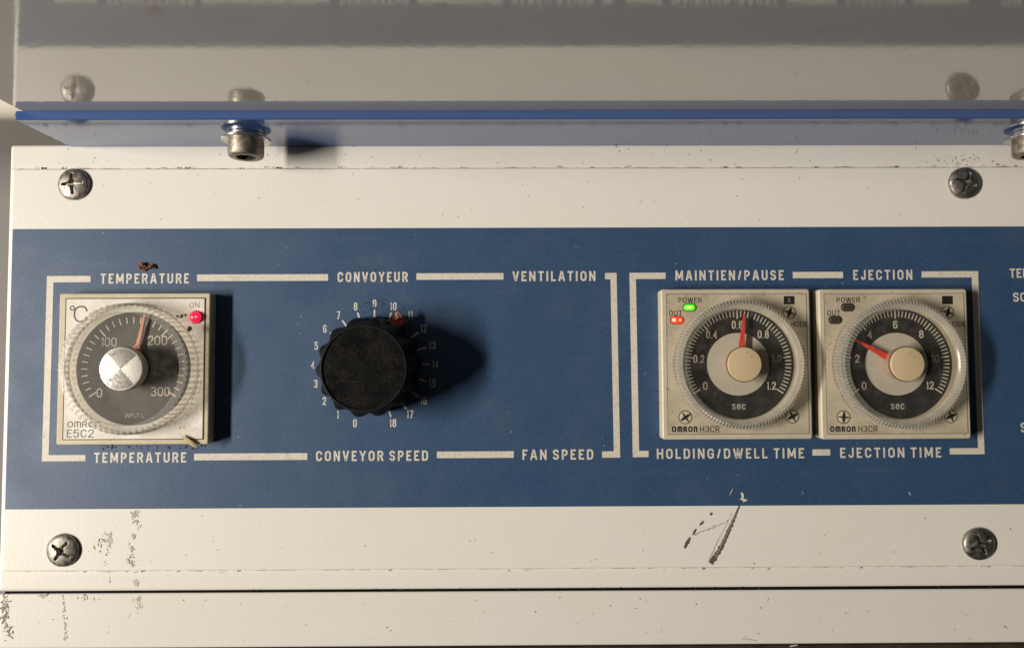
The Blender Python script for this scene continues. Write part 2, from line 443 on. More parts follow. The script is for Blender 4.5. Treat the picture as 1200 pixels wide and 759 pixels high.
# lettering: a condensed stroke alphabet; a glyph is (width, strokes), a stroke is (points, closed, corner radius)
GL = {
 'A': (.60, [([(0, 0), (.40, 1), (.60, 1), (1, 0)], 0, 0), ([(.24, .27), (.76, .27)], 0, 0)]),
 'C': (.56, [([(1, .68), (1, 1), (0, 1), (0, 0), (1, 0), (1, .32)], 0, .5)]),
 'D': (.56, [([(0, 0), (0, 1), (1, 1), (1, 0)], 1, (0, 0, .45, .45))]),
 'E': (.47, [([(1, 1), (0, 1), (0, 0), (1, 0)], 0, 0), ([(.1, .52), (.9, .52)], 0, 0)]),
 'F': (.45, [([(1, 1), (0, 1), (0, 0)], 0, 0), ([(.1, .50), (.88, .50)], 0, 0)]),
 'G': (.57, [([(1, .72), (1, 1), (0, 1), (0, 0), (1, 0), (1, .46), (.55, .46)], 0, (.5, .5, .5, .5, .5, 0, 0))]),
 'H': (.56, [([(0, 0), (0, 1)], 0, 0), ([(1, 0), (1, 1)], 0, 0), ([(.1, .52), (.9, .52)], 0, 0)]),
 'I': (.0, [([(0, 0), (0, 1)], 0, 0)]),
 'J': (.46, [([(1, 1), (1, 0), (0, 0), (0, .30)], 0, .5)]),
 'K': (.56, [([(0, 0), (0, 1)], 0, 0), ([(1, 1), (.1, .45)], 0, 0), ([(.35, .58), (1, 0)], 0, 0)]),
 'L': (.45, [([(0, 1), (0, 0), (1, 0)], 0, 0)]),
 'M': (.72, [([(0, 0), (0, 1)], 0, 0), ([(1, 0), (1, 1)], 0, 0), ([(.06, 1), (.5, .12)], 0, 0), ([(.94, 1), (.5, .12)], 0, 0)]),
 'N': (.58, [([(0, 0), (0, 1)], 0, 0), ([(1, 0), (1, 1)], 0, 0), ([(.06, 1), (.94, 0)], 0, 0)]),
 'O': (.57, [([(0, 0), (0, 1), (1, 1), (1, 0)], 1, .5)]),
 'P': (.53, [([(0, 0), (0, 1), (1, 1), (1, .44), (.1, .44)], 0, (0, 0, .4, .4, 0))]),
 'R': (.55, [([(0, 0), (0, 1), (1, 1), (1, .47), (.1, .47)], 0, (0, 0, .4, .4, 0)), ([(.62, .47), (1, 0)], 0, 0)]),
 'S': (.54, [([(1, .76), (1, 1), (0, 1), (0, .54), (1, .48), (1, 0), (0, 0), (0, .24)], 0, .5)]),
 'T': (.52, [([(0, 1), (1, 1)], 0, 0), ([(.5, .9), (.5, 0)], 0, 0)]),
 'U': (.56, [([(0, 1), (0, 0), (1, 0), (1, 1)], 0, .5)]),
 'V': (.58, [([(0, 1), (.44, 0), (.56, 0), (1, 1)], 0, 0)]),
 'W': (.86, [([(0, 1), (.22, 0), (.30, 0), (.48, 1), (.52, 1), (.70, 0), (.78, 0), (1, 1)], 0, 0)]),
 'Y': (.58, [([(0, 1), (.5, .45), (1, 1)], 0, 0), ([(.5, .5), (.5, 0)], 0, 0)]),
 '/': (.36, [([(0, -.05), (1, 1.05)], 0, 0)]),
 '.': (.0, [([(0, 0), (0, .03)], 0, 0)]),
 '0': (.54, [([(0, 0), (0, 1), (1, 1), (1, 0)], 1, .5)]),
 '1': (.26, [([(0, .80), (1, 1), (1, 0)], 0, 0)]),
 '2': (.53, [([(0, .70), (0, 1), (1, 1), (1, .60), (0, .06), (0, 0), (1, 0)], 0, (0, .5, .5, .3, 0, 0, 0))]),
 '3': (.53, [([(0, .80), (0, 1), (.96, 1), (.96, .53), (.35, .53)], 0, (0, .5, .4, .4, 0)), ([(.35, .53), (1, .53), (1, 0), (0, 0), (0, .22)], 0, (0, .4, .5, .5, 0))]),
 '4': (.56, [([(.74, 0), (.74, 1), (0, .30), (1, .30)], 0, 0)]),
 '5': (.53, [([(.94, 1), (.10, 1), (.02, .50), (.2, .64), (1, .64), (1, 0), (0, 0), (0, .20)], 0, (0, 0, 0, .1, .5, .5, .5, 0))]),
 '6': (.54, [([(1, .80), (1, 1), (0, 1), (0, 0), (1, 0), (1, .60), (.06, .60)], 0, (0, .5, .5, .5, .5, .4, 0))]),
 '7': (.52, [([(0, 1), (1, 1), (.34, 0)], 0, 0)]),
 '8': (.54, [([(.05, .54), (.05, 1), (.95, 1), (.95, .54)], 1, .5), ([(0, 0), (0, .54), (1, .54), (1, 0)], 1, .5)]),
 '9': (.54, [([(0, .20), (0, 0), (1, 0), (1, 1), (0, 1), (0, .40), (.94, .40)], 0, (0, .5, .5, .5, .5, .4, 0))]),
 's': (.46, [([(1, .56), (1, .72), (0, .72), (0, .40), (1, .34), (1, 0), (0, 0), (0, .17)], 0, .5)]),
 'e': (.48, [([(.05, .37), (1, .37), (1, .72), (0, .72), (0, 0), (1, 0), (1, .16)], 0, (0, 0, .5, .5, .5, .5, 0))]),
 'c': (.46, [([(1, .52), (1, .72), (0, .72), (0, 0), (1, 0), (1, .20)], 0, .5)]),
 'o': (.80, [([(0, 0), (0, 1), (1, 1), (1, 0)], 1, .5)]),
 'm': (.90, [([(0, 0), (0, 1), (.5, 1), (.5, 0)], 0, (0, .15, .5, 0)), ([(.5, .8), (.5, 1), (1, 1), (1, 0)], 0, (0, 0, .5, 0))]),
 'r': (.66, [([(0, 0), (0, 1), (1, 1), (1, .46), (.1, .46)], 0, (0, 0, .4, .4, 0)), ([(.55, .46), (1, 0)], 0, 0)]),
 'n': (.66, [([(0, 0), (0, 1), (1, 1), (1, 0)], 0, (0, .15, .5, 0))]),
}
def fillet(P, closed, R):
    n = len(P); out = []
    R = R if isinstance(R, tuple) else (R,) * n
    for i, p in enumerate(P):
        if (not closed and i in (0, n - 1)) or R[i] <= 0: out.append(p); continue
        a, b = P[i - 1] - p, P[(i + 1) % n] - p
        fa = 1.0 if (not closed and i - 1 == 0) else 0.5
        fb = 1.0 if (not closed and i + 1 == n - 1) else 0.5
        la, lb = a.length * fa, b.length * fb
        d = min(R[i], la, lb)
        ua, ub = a.normalized(), b.normalized()
        s0, s1 = p + ua * d, p + ub * d
        for k in range(7):
            t = k / 6
            # quarter-round like corner between s0, p and s1
            q = 0.55
            c0, c1 = s0 + (p - s0) * q, s1 + (p - s1) * q
            out.append(s0 * (1 - t) ** 3 + c0 * 3 * t * (1 - t) ** 2 + c1 * 3 * t * t * (1 - t) + s1 * t ** 3)
    r = []
    for p in out:
        if not r or (p - r[-1]).length > 1e-4: r.append(p)
    if closed and (r[0] - r[-1]).length < 1e-4: r.pop()
    return r

def add_stroke(bm, P, closed, wt, place, h, ends=(True, True)):
    n = len(P)
    if not closed:
        P = list(P)
        if ends[0]: P[0] = P[0] + (P[0] - P[1]).normalized() * wt / 2
        if ends[1]: P[-1] = P[-1] + (P[-1] - P[-2]).normalized() * wt / 2
    L, Rr = [], []
    for i in range(n):
        a = (P[i] - P[i - 1]).normalized() if (i > 0 or closed) else None
        b = (P[(i + 1) % n] - P[i]).normalized() if (i < n - 1 or closed) else None
        a = a or b; b = b or a
        t = a + b
        t = t.normalized() if t.length > 1e-6 else a
        nn = Vector((-t.y, t.x))
        m = 1 / max(0.5, nn.dot(Vector((-a.y, a.x))))
        L.append(bm.verts.new(place(P[i] + nn * wt / 2 * m, h))); Rr.append(bm.verts.new(place(P[i] - nn * wt / 2 * m, h)))
    for i in range(n if closed else n - 1):
        j = (i + 1) % n
        f = bm.faces.new((L[i], L[j], Rr[j], Rr[i]))
        f.normal_update()
        if f.normal.y > 0: f.normal_flip()

def add_text(bm, s, px, py, hpx, h, width=None, narrow=1.0, wt=0.15, gap=0.16, local=None):
    """flat lettering centred on a photograph pixel (or a local (x,z)); hpx = capital height in pixels, wt = stroke over height"""
    k = hpx / px_mm(h) * MM
    tot, xs = 0, []
    for ch in s:
        if ch == ' ': xs.append(None); tot += 0.30; continue
        W = max(0.0, GL[ch][0] * narrow - wt) + wt
        xs.append(tot); tot += W + gap
    tot -= gap
    sx = 1.0
    if width is not None: sx = width / px_mm(h) * MM / k / tot
    c = at(px, py, h) if local is None else Vector((local[0], 0, local[1]))
    step = 0
    for ch, x0 in zip(s, xs):
        if x0 is None: continue
        W, strokes = GL[ch]
        W = max(0.0, W * narrow - wt)
        def place(p, hh): return V(c.x + (p.x - tot * sx / 2) * k, c.z + (p.y - 0.5) * k, hh)
        Wt = W * sx + wt * (sx - 1)                # letters stretch, strokes keep their weight
        for pts, closed, R in strokes:
            P = [Vector((x0 * sx + wt / 2 + u * max(0.0, Wt), wt / 2 + v * (1 - wt))) for u, v in pts]
            P = fillet(P, closed, R)
            edge = lambda p: (p[0] in (0, 1) and p[1] in (0, 1)) or (p[1] in (0, 1))
            add_stroke(bm, P, closed, wt, place, h + 0.0015 * (step % 7), (edge(pts[0]), edge(pts[-1]))); step += 1
    return bm

def add_bar(bm, x0, y0, x1, y1, h0, h1):
    a, b = at(x0, y0, h1), at(x1, y1, h1)
    return add_box(bm, min(a.x, b.x), max(a.x, b.x), min(a.z, b.z), max(a.z, b.z), h0, h1)

def add_blob(bm, c, r, squash=(1, 1, 1), rough=0.35, sub=1, seed=0):
    g = bmesh.ops.create_icosphere(bm, subdivisions=sub, radius=1)
    for v in g['verts']:
        d = 1 + rough * noise.noise(v.co * 2.1 + Vector((seed * 3.7, seed * 1.3, seed)))
        v.co = Vector((v.co.x * squash[0], v.co.y * squash[1], v.co.z * squash[2])) * (r * d) + c
    return bm

# ================================================================== THE SETTING
bm = new()
for x, z in ((-2, -2), (2, -2), (2, 2), (-2, 2)): bm.verts.new((x, 0.55, z))
bm.faces.new(bm.verts)
wall = obj('wall', bm, 'wall'); tag(wall, kind='structure')

# ================================================================== the machine's body
XR = 0.26                                    # the machine runs on past the right of the photograph
xl = at(4.5, 430, -1.2).x
zt, zb = at(600, 168.5, -1.2).z, at(600, 689.8, -1.2).z
bm = add_box(new(), xl, XR, zb, zt, -90, -1.2)
bevel_all(bm, 1.1, 4)
body = thing('machine_housing', 'cream painted metal box behind the blue faced control panel', 'machine housing', (0.05, 0.04, zb))
housing = obj('housing_shell', bm, 'housing', body, 35)

# lower panel below the dark gap
z1, z0 = at(600, 692.9, -1.5).z, at(600, 756.5, -1.5).z
low = thing('lower_panel', 'cream metal panel below the dark gap at the foot of the picture', 'panel', (0.05, 0.03, z0))
bm = add_box(new(), at(-2, 720, -1.5).x, XR, z0, z1, -60, -1.5)
for v in bm.verts:                       # the gap narrows towards the left
    if v.co.x < 0 and v.co.z > z0 + 0.005: v.co.z += 0.00035
bevel_all(bm, 0.8, 4)
obj('panel_sheet', bm, 'lower', low, 35)
# black strip added in the gap to stand for its shade
bm = add_box(new(), at(4, 720, -1.5).x, XR, z1 - 0.0008, zb + 0.0008, -20, -1.9)
obj('gap_shade_strip', bm, 'black', body)
# base below
bm = add_box(new(), at(-30, 720, 0).x, XR, z0 - 0.03, z0 - 0.0008, -70, -3)
bevel_all(bm, 1, 2)
obj('base_strip', bm, 'brown', body, 35)

# ================================================================== control panel
panel = thing('control_panel', 'cream front plate with a printed blue field, legends and four cross head screws', 'control panel',
              (0.05, 0, at(600, 665, 0).z))
pz1, pz0 = at(600, 197, 0).z, at(600, 666, 0).z
bm = add_box(new(), at(8.5, 430, 0).x, XR - 0.004, pz0, pz1, -1.15, 0)
bevel_all(bm, 0.45, 3)
obj('front_plate', bm, 'white', panel, 35)
a, b = at(14.5, 268.5, 0), at(600, 593.5, 0)
bm = add_box(new(), at(8.5, 430, 0).x + 0.0006, XR - 0.006, b.z, a.z, 0.02, 0.10)
obj('blue_field', bm, 'blue', panel)

HP = 0.14
def legend(s, x0, x1, y, hpx=11.8, m='print', wt=0.178, gap=0.25):
    bm = add_text(new(), s, (x0 + x1) / 2, y, hpx, HP, width=x1 - x0, wt=wt, gap=gap)
    return obj('legend', bm, m, panel)
for s, x0, x1, y in (('TEMPERATURE', 118, 221.5, 326.3), ('CONVOYEUR', 395.5, 478, 324.5), ('VENTILATION', 600.5, 698, 323.5),
                     ('MAINTIEN/PAUSE', 791, 919, 322.5), ('EJECTION', 999.5, 1069.5, 322),
                     ('TEMPERATURE', 111, 217.5, 535.8), ('CONVEYOR SPEED', 371, 501, 533.8), ('FAN SPEED', 612.5, 695, 532.3),
                     ('HOLDING/DWELL TIME', 770, 942, 531), ('EJECTION TIME', 984.5, 1103, 530)):
    legend(s, x0, x1, y)
legend('TEM', 1183, 1208, 320, 11, gap=0.12)
legend('SO', 1187, 1203, 348, 11, gap=0.12)
legend('S', 1196, 1203, 500.5, 11)

def line(*bars):
    bm = new()
    for r in bars: add_bar(bm, *r, 0.105, 0.13)
    return obj('border_line', bm, 'print', panel)
T = 7.3
def ell(pts):
    """one bracket: an outline polygon given in photograph pixels"""
    bm = new()
    q = [at(x, y, 0.13) for x, y in pts]
    add_poly(bm, [(v.x, v.z) for v in q], 0.105, 0.13)
    return obj('border_line', bm, 'print', panel)
ell([(55, 323.4), (106, 323.2), (106, 330.5), (62.6, 330.8), (57, 533), (100, 532.8), (100, 540), (49, 540.2)])
line((231, 321.6, 384.5, 328.9)); line((488, 320.2, 590, 327.5))
line((227.5, 531.2, 360, 538.5)); line((512, 528.8, 602, 536.1))
ell([(709, 319.8), (722.5, 319.7), (726.8, 535.8), (705.5, 536), (705.5, 528.6), (719.3, 528.5), (715.4, 327.1), (709, 327.2)])
ell([(737.6, 319.6), (780, 319.4), (780, 326.7), (745.2, 326.9), (749, 528), (760, 527.9), (760, 535.2), (741.5, 535.4)])
line((929, 318.6, 988, 325.8)); line((952, 526.2, 973, 533.4))
ell([(1080, 318), (1146.2, 317.6), (1153.8, 531.9), (1113, 532.2), (1113, 524.9), (1146.2, 524.7), (1138.8, 325), (1080, 325.2)])

# numbers round the conveyor knob
KX, KY = 438.5, 427.0
bm = new()
kc = at(KX, KY, HP)
s_ = px_mm(HP)
for i in range(19):
    a = math.radians(-162 + 18 * i)
    sx, cz = math.sin(a), math.cos(a)
    R = 71.5 / s_ * MM
    add_text(bm, str(i), 0, 0, 9.4, HP, narrow=0.86, wt=0.15, gap=0.13, local=(kc.x + R * sx, kc.z + R * cz))
    r0, r1, hw = 52 / s_ * MM, 64.0 / s_ * MM, 0.95 / s_ * MM
    p = [(kc.x + r * sx + o * cz, kc.z + r * cz - o * sx) for r, o in ((r0, -hw), (r1, -hw), (r1, hw), (r0, hw))]
    add_poly(bm, p, 0.105, 0.13)
obj('number_scale', bm, 'print', panel)

# cross head screws
def make_screw(px, py, turn, label=None, r_mm=5.15):
    c = at(px, py, 1.0)
    bm = new()
    nr, na = 34, 112
    rings = []
    ct, st = math.cos(turn), math.sin(turn)
    def height(x, z):
        r = math.hypot(x, z) / r_mm
        dome = 0.25 + 1.75 * math.sqrt(max(0.0, 1 - (r * 0.97) ** 2)) ** 0.9
        u, v = x * ct + z * st, -x * st + z * ct
        u, v = abs(u), abs(v)
        def arm(p, q):           # slot along p
            wdt = 0.62 - 0.055 * p
            e = min(1, max(0, (wdt - q) / 0.16)) * min(1, max(0, (3.55 - p) / 0.55))
            return e
        e = max(arm(u, v), arm(v, u))
        core = min(1, max(0, (1.35 - math.hypot(x, z)) / 0.4)) * 0.8
        return dome - max(e, core) * (1.5 - 0.12 * math.hypot(x, z))
    rings.append([bm.verts.new(V(c.x, c.z, height(0, 0)))])
    for i in range(1, nr + 1):
        r = r_mm * i / nr
        rings.append([bm.verts.new(V(c.x + r * MM * math.cos(2 * PI * k / na), c.z + r * MM * math.sin(2 * PI * k / na),
                                     height(r * math.cos(2 * PI * k / na), r * math.sin(2 * PI * k / na)))) for k in range(na)])
    r = r_mm
    rings.append([bm.verts.new(V(c.x + r * MM * math.cos(2 * PI * k / na), c.z + r * MM * math.sin(2 * PI * k / na), -0.2)) for k in range(na)])
    for A, B in zip(rings, rings[1:]):
        for k in range(na):
            k2 = (k + 1) % na
            if len(A) == 1: bm.faces.new((A[0], B[k], B[k2]))
            else: bm.faces.new((A[k], B[k], B[k2], A[k2]))
    bmesh.ops.recalc_face_normals(bm, faces=bm.faces)
    o = obj('screw', bm, 'screw', panel, 50)
    if label: o['label'] = label
    # ring of grime pressed round the head
    bm = new()
    n = 60
    for k in range(n):
        a0, a1 = 2 * PI * k / n, 2 * PI * (k + 1) / n
        f = lambda a: r_mm + 0.30 + 0.30 * noise.noise(Vector((math.cos(a) * 2 + px, math.sin(a) * 2, py)))
        q = [(r_mm - 0.3, a0), (f(a0), a0), (f(a1), a1), (r_mm - 0.3, a1)]
        bm.faces.new([bm.verts.new(V(c.x + r * MM * math.cos(a), c.z + r * MM * math.sin(a), 0.02)) for r, a in q])
    bmesh.ops.remove_doubles(bm, verts=bm.verts, dist=1e-7)
    for f in bm.faces:
        f.normal_update()
        if f.normal.y > 0: f.normal_flip()
    obj('grime_ring', bm, 'smudge', o)
    return o
make_screw(85.5, 215.5, math.radians(4))
make_screw(1131.5, 214.0, math.radians(-20))
make_screw(72.5, 645.0, math.radians(-34))
make_screw(1148.5, 637.5, math.radians(-66))

# paint chips and scuffs
def chips(parent, m, h, spots, name='paint_chip'):
    """irregular flat flakes: (px, py, length, width, angle) in pixels"""
    bm = new()
    for px, py, L, W, ang in spots:
        c = at(px, py, h); k = MM / px_mm(h)
        n = max(7, int(L / 1.5))
        pts = []
        sd = px * 1.7 + py * 3.1
        for i in range(n * 2):
            t = i / (n * 2) * 2 * PI
            q = 1 + 0.6 * noise.noise(Vector((math.cos(t) * 2.2 + sd, math.sin(t) * 2.2, sd)))
            u, v = math.cos(t) * L / 2 * q, math.sin(t) * W / 2 * q
            ca, sa = math.cos(math.radians(ang)), math.sin(math.radians(ang))
            pts.append((c.x + (u * ca - v * sa) * k, c.z + (u * sa + v * ca) * k))
        h += 0.0016
        vs = [bm.verts.new(V(x, z, h)) for x, z in pts]
        f = bm.faces.new(vs); f.normal_update()
        if f.normal.y > 0: f.normal_flip()
    bmesh.ops.triangulate(bm, faces=bm.faces)
    o = obj(name, bm, m, parent); o['kind'] = 'stuff'
    return o

R_ = random.Random(3)
def scatter_line(x0, y0, x1, y1, n, jit, lmin, lmax, ang, wf=0.5):
    out = []
    for i in range(n):
        t = (i + R_.random()) / n
        L = R_.uniform(lmin, lmax)
        out.append((x0 + (x1 - x0) * t + R_.gauss(0, jit), y0 + (y1 - y0) * t + R_.gauss(0, jit), L, L * wf * R_.uniform(0.6, 1.4), ang + R_.gauss(0, 25)))
    return out
# the long gouge under the timers
def stroke(parent, m, h, path, widths, name, seed, edge=0.5):
    """one ragged curved stroke along photograph pixels"""
    bm = new()
    P = []
    for i in range(len(path) - 1):
        for k in range(14):
            t = k / 14
            P.append((path[i][0] * (1 - t) + path[i + 1][0] * t, path[i][1] * (1 - t) + path[i + 1][1] * t, widths[i] * (1 - t) + widths[i + 1] * t))
    P.append((*path[-1], widths[-1]))
    L, Q = [], []
    for i, (x, y, w_) in enumerate(P):
        a, b = P[max(0, i - 1)], P[min(len(P) - 1, i + 1)]
        d = Vector((b[0] - a[0], b[1] - a[1])).normalized(); nn = Vector((-d.y, d.x))
        for side, lst in ((1, L), (-1, Q)):
            q = w_ / 2 * (1 + edge * (noise.noise(Vector((i * 0.5, seed, side))) + 0.7 * noise.noise(Vector((i * 0.21, seed, side * 3)))))
            c = at(x + nn.x * q * side, y + nn.y * q * side, h)
            lst.append(bm.verts.new(V(c.x, c.z, h)))
    for i in range(len(P) - 1):
        f = bm.faces.new((L[i], L[i + 1], Q[i + 1], Q[i])); f.normal_update()
        if f.normal.y > 0: f.normal_flip()
    return obj(name, bm, m, parent)
stroke(panel, 'gouge', 0.03, [(868, 588), (861, 606), (853, 624), (844, 643), (833, 660)], [1.6, 3.2, 4.8, 5.2, 6.5], 'gouge', 4, 0.75)
stroke(panel, 'chip', 0.04, [(864, 599), (856, 616), (849, 631), (838, 652)], [0.8, 1.8, 2.0, 2.4], 'gouge', 9, 0.9)
stroke(panel, 'smudge', 0.02, [(858, 600), (852, 613), (843, 630), (830, 657)], [0.7, 0.9, 0.8, 0.9], 'scratch', 12, 0.6)
stroke(panel, 'smudge', 0.02, [(853, 610), (838, 617), (822, 622), (811, 627)], [0.9, 0.8, 0.9, 0.8], 'scratch', 15, 0.6)
for p0, p1, w_ in (((825, 610), (820, 615), 3), ((816, 619), (812, 626), 3), ((809, 629), (802, 642), 4.5), ((835, 600.5), (832, 603), 3.2)):
    stroke(panel, 'gouge', 0.03, [p0, ((p0[0] + p1[0]) / 2, (p0[1] + p1[1]) / 2), p1], [w_ * .5, w_, w_ * .6], 'paint_chip', p0[0], 0.7)
chips(panel, 'smudge', 0.025, scatter_line(849, 612, 812, 627, 26, 0.5, 1.2, 3, 18, 0.4) + scatter_line(842, 630, 831, 657, 16, 0.5, 1, 2.5, 68, 0.4), 'scratch')
chips(panel, 'primer', 0.17, [(870, 580, 8, 3, 100), (871, 585, 9, 2.2, 160), (873, 586, 6, 2, 30), (857, 576, 8, 0.7, 65), (1066, 578, 4, 1.0, 110)])
# scuffs at the left
def smear(cx, cy, w_, h_, n): return [(cx + R_.gauss(0, w_), cy + R_.gauss(0, h_), R_.uniform(2, 5.5), R_.uniform(0.6, 1.6), R_.choice((80, 60, 10, 110)) + R_.gauss(0, 18)) for _ in range(n)]
chips(panel, 'smudge', 0.02, smear(128, 631, 2.2, 5.0, 26) + smear(159, 607, 3.0, 6, 30) + smear(156, 628, 1.6, 2.0, 8) + smear(153, 643, 1.8, 2.5, 9) + smear(154, 655, 2.2, 4, 14)
      + smear(116, 636, 3, 4, 7) + scatter_line(125, 640, 123, 664, 7, 0.4, 1, 3, 90, 0.4), 'scuff')
chips(housing, 'smudge', -1.17, smear(160, 681, 2, 2.5, 12) + scatter_line(127, 670, 129, 684, 5, 0.4, 1, 3, 90, 0.4), 'scuff')
chips(low, 'smudge', -1.47, smear(163, 705, 2.4, 5, 18) + scatter_line(74, 697, 77, 748, 26, 0.9, 1.5, 4, 90, 0.5) + smear(52, 698, 4, 1.5, 8) + smear(100, 700, 9, 1.5, 8), 'scuff')
chips(low, 'chip', -1.46, smear(7, 712, 2.5, 10, 40) + smear(10, 738, 2.5, 6, 22) + smear(4, 725, 2, 10, 20), 'paint_chip')
chips(low, 'smudge', -1.46, [(88 + 17 * i, 744 - 8 * i, 22, 0.5, 24) for i in range(0)] + [(880, 749, 16, 1, -10), (872, 748, 8, 1, 5), (930, 756, 10, 2, 10), (900, 702, 6, 1, 80), (1178, 734, 6, 2, -40)], 'scuff')

# brown grime caught along the plate's upper and lower edges
def grime_strip(y0, h, wmm, m, seed, below):
    bm = new()
    a0 = at(14, y0, h)
    n = 420
    up, dn = [], []
    for k in range(n + 1):
        x = at(10, y0, h).x + (at(1215, y0, h).x - at(10, y0, h).x) * k / n
        q = max(0.02, wmm * (0.35 + 1.3 * noise.noise(Vector((k * 0.11, seed, 0))) + 0.9 * noise.noise(Vector((k * 0.47, seed, 4)))))
        z = at(600, y0, h).z
        up.append(bm.verts.new(V(x, z + (0 if below else q * MM), h))); dn.append(bm.verts.new(V(x, z - (q * MM if below else 0), h)))
    for k in range(n): bm.faces.new((up[k], dn[k], dn[k + 1], up[k + 1]))
    for f in bm.faces:
        f.normal_update()
        if f.normal.y > 0: f.normal_flip()
    o = obj('grime', bm, m, body); o['kind'] = 'stuff'
grime_strip(197.3, -1.17, 0.34, 'grime', 3, False)
grime_strip(665.8, -1.17, 0.26, 'grime', 8, True)

# ================================================================== hood: glossy sheet, blue flange, bolts
SZ = at(594, 160.2, 0).z                     # underside of the sheet
FZ = at(594, 170.0, 0).z                     # underside of the flange
hood = thing('machine_hood', 'glossy grey sheet above the panel with a blue flange bolted along its underside', 'hood', (0.05, -0.06, SZ))
HXL = at(18, 139, 27).x
bm = add_box(new(), HXL + 0.0015, XR, SZ, SZ + 0.004, -25, 104)
bevel_all(bm, 0.5, 2)
obj('cover_sheet', bm, 'sheet', hood, 35)
bm = add_box(new(), HXL, XR, FZ, SZ - 0.00005, -25, 27.2)
bevel_all(bm, 0.35, 3)
obj('flange', bm, 'flange', hood, 35)
# chipped paint on the end of the flange
bm = new()
rr = random.Random(11)
for k in range(26):
    h = rr.uniform(2, 26.5)
    add_blob(bm, Vector((HXL - 0.00002, -h * MM, FZ + rr.uniform(0.0, 0.0016))), rr.uniform(0.25, 0.7) * MM, (0.12, 1.4, 0.8), 0.5, 1, k)
obj('paint_chip', bm, 'primer', hood, 60)

def make_bolt(cx, hy):
    """socket head cap screw pointing down out of the flange; hy = how far out of the panel"""
    zf = FZ
    def zl(bm, prof, seg=64, hexa=False):      # lathe about the vertical axis
        rings = []
        for r, dz in prof:
            if r < 1e-6: rings.append([bm.verts.new((cx, -hy * MM, zf - dz * MM))])
            else:
                ring = []
                for k in range(seg):
                    a = 2 * PI * k / seg + 0.35
                    q = r
                    if hexa: q = r * math.cos(PI / 6) / math.cos((a % (PI / 3)) - PI / 6)
                    ring.append(bm.verts.new((cx + q * MM * math.cos(a), -hy * MM + q * MM * math.sin(a), zf - dz * MM)))
                rings.append(ring)
        for A, B in zip(rings, rings[1:]):
            for k in range(seg):
                k2 = (k + 1) % seg
                if len(A) == 1: bm.faces.new((A[0], B[k], B[k2]))
                elif len(B) == 1: bm.faces.new((A[k], B[0], A[k2]))
                else: bm.faces.new((A[k], B[k], B[k2], A[k2]))
        bmesh.ops.recalc_face_normals(bm, faces=bm.faces)
        return bm
    b = obj('bolt', zl(new(), [(4.6, 2.2), (5.45, 2.3), (5.5, 2.8), (5.5, 6.6), (5.25, 7.2), (4.8, 7.5), (3.2, 7.5), (3.0, 7.3)]), 'bolt', hood, 40)
    obj('hex_socket', zl(new(), [(3.25, 7.48), (3.1, 6.6), (3.0, 4.6), (0, 4.4)], 60, True), 'dark', b, 30)
    wz = zl(new(), [(3.3, 1.35), (7.3, 1.35), (7.5, 1.5), (7.5, 2.1), (7.3, 2.3), (3.3, 2.3)])
    obj('washer', wz, 'washer', b, 40)
    obj('spacer_nut', zl(new(), [(5.2, -0.02), (5.8, 0.15), (5.8, 1.1), (5.2, 1.35)]), 'washer', b, 40)
    return b
bh = 12.5
make_bolt(at(288.5, 165, bh).x, bh)
make_bolt(at(1209.0, 165, bh).x, bh)

# ================================================================== conveyor knob
kx, kz = at(KX, KY, 0.15).x, at(KX, KY, 0.15).z
knob = thing('control_knob', 'round black ribbed knob with a red pointer inside a ring of white numbers', 'knob', (kx, -0.15 * MM, kz))
LOB = 14
def lobe(i, a):
    am = (0.6, 0.9, 1.0, 1.0, 0.9, 0.35, 0, 0, 0, 0, 0)[i]
    return am * 1.95 * (0.5 + 0.5 * math.cos(LOB * (a - 0.06))) ** 0.7
prof = [(14.2, 0.3), (14.3, 1.2), (14.2, 2.5), (13.9, 11), (13.6, 15.6), (13.5, 17.2), (13.45, 18.5), (13.2, 18.9), (12.95, 18.95), (12.75, 18.55), (0, 18.45)]
bm = add_lathe(new(), kx, kz, prof, 280, lobe)
for v in bm.verts: v.co.z += v.co.y * 0.055            # the knob sits slightly tilted on its shaft
obj('grip', bm, 'knob', knob, 38)
bm = add_lathe(new(), kx, kz, [(12.98, 18.9), (12.98, 19.02), (12.80, 19.02), (12.80, 18.9)], 140)
for v in bm.verts: v.co.z += v.co.y * 0.055
obj('face_rim', bm, 'knob_rim', knob)
pa = math.radians(31)
def polar(r, a): return kx + r * MM * math.sin(a), kz + r * MM * math.cos(a)
bm = new()
add_poly(bm, [polar(r, pa + d) for r, d in ((14.4, -0.12), (16.8, -0.12), (18.5, -0.03), (18.5, 0.05), (16.6, 0.12), (14.4, 0.12))], 0.3, 6.4)
for v in bm.verts:
    if v.co.y < -2 * MM:
        dr = Vector((v.co.x - kx, v.co.z - kz)); 
        if dr.length > 18 * MM: v.co.y = -4.2 * MM
bevel_all(bm, 0.25, 2)
obj('pointer', bm, 'dark_red', knob, 35)

# ================================================================== shared dial parts
def toothed(cx, cz, prof, amps, teeth, per=4, depth=0.35):
    seg = teeth * per
    def rf(i, a):
        k = round(a / (2 * PI) * seg) % per
        return -depth * amps[i] if k in (per // 2, per // 2 + 1) and per > 2 else (-depth * amps[i] if per == 2 and k else 0)
    bm = add_lathe(new(), cx, cz, prof, seg, rf)
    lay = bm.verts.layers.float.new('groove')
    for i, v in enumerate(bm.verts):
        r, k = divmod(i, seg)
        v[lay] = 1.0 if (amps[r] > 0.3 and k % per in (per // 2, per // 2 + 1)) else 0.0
    return bm

def clock(cx, cz, r, deg): return cx + r * MM * math.sin(math.radians(deg)), cz + r * MM * math.cos(math.radians(deg))

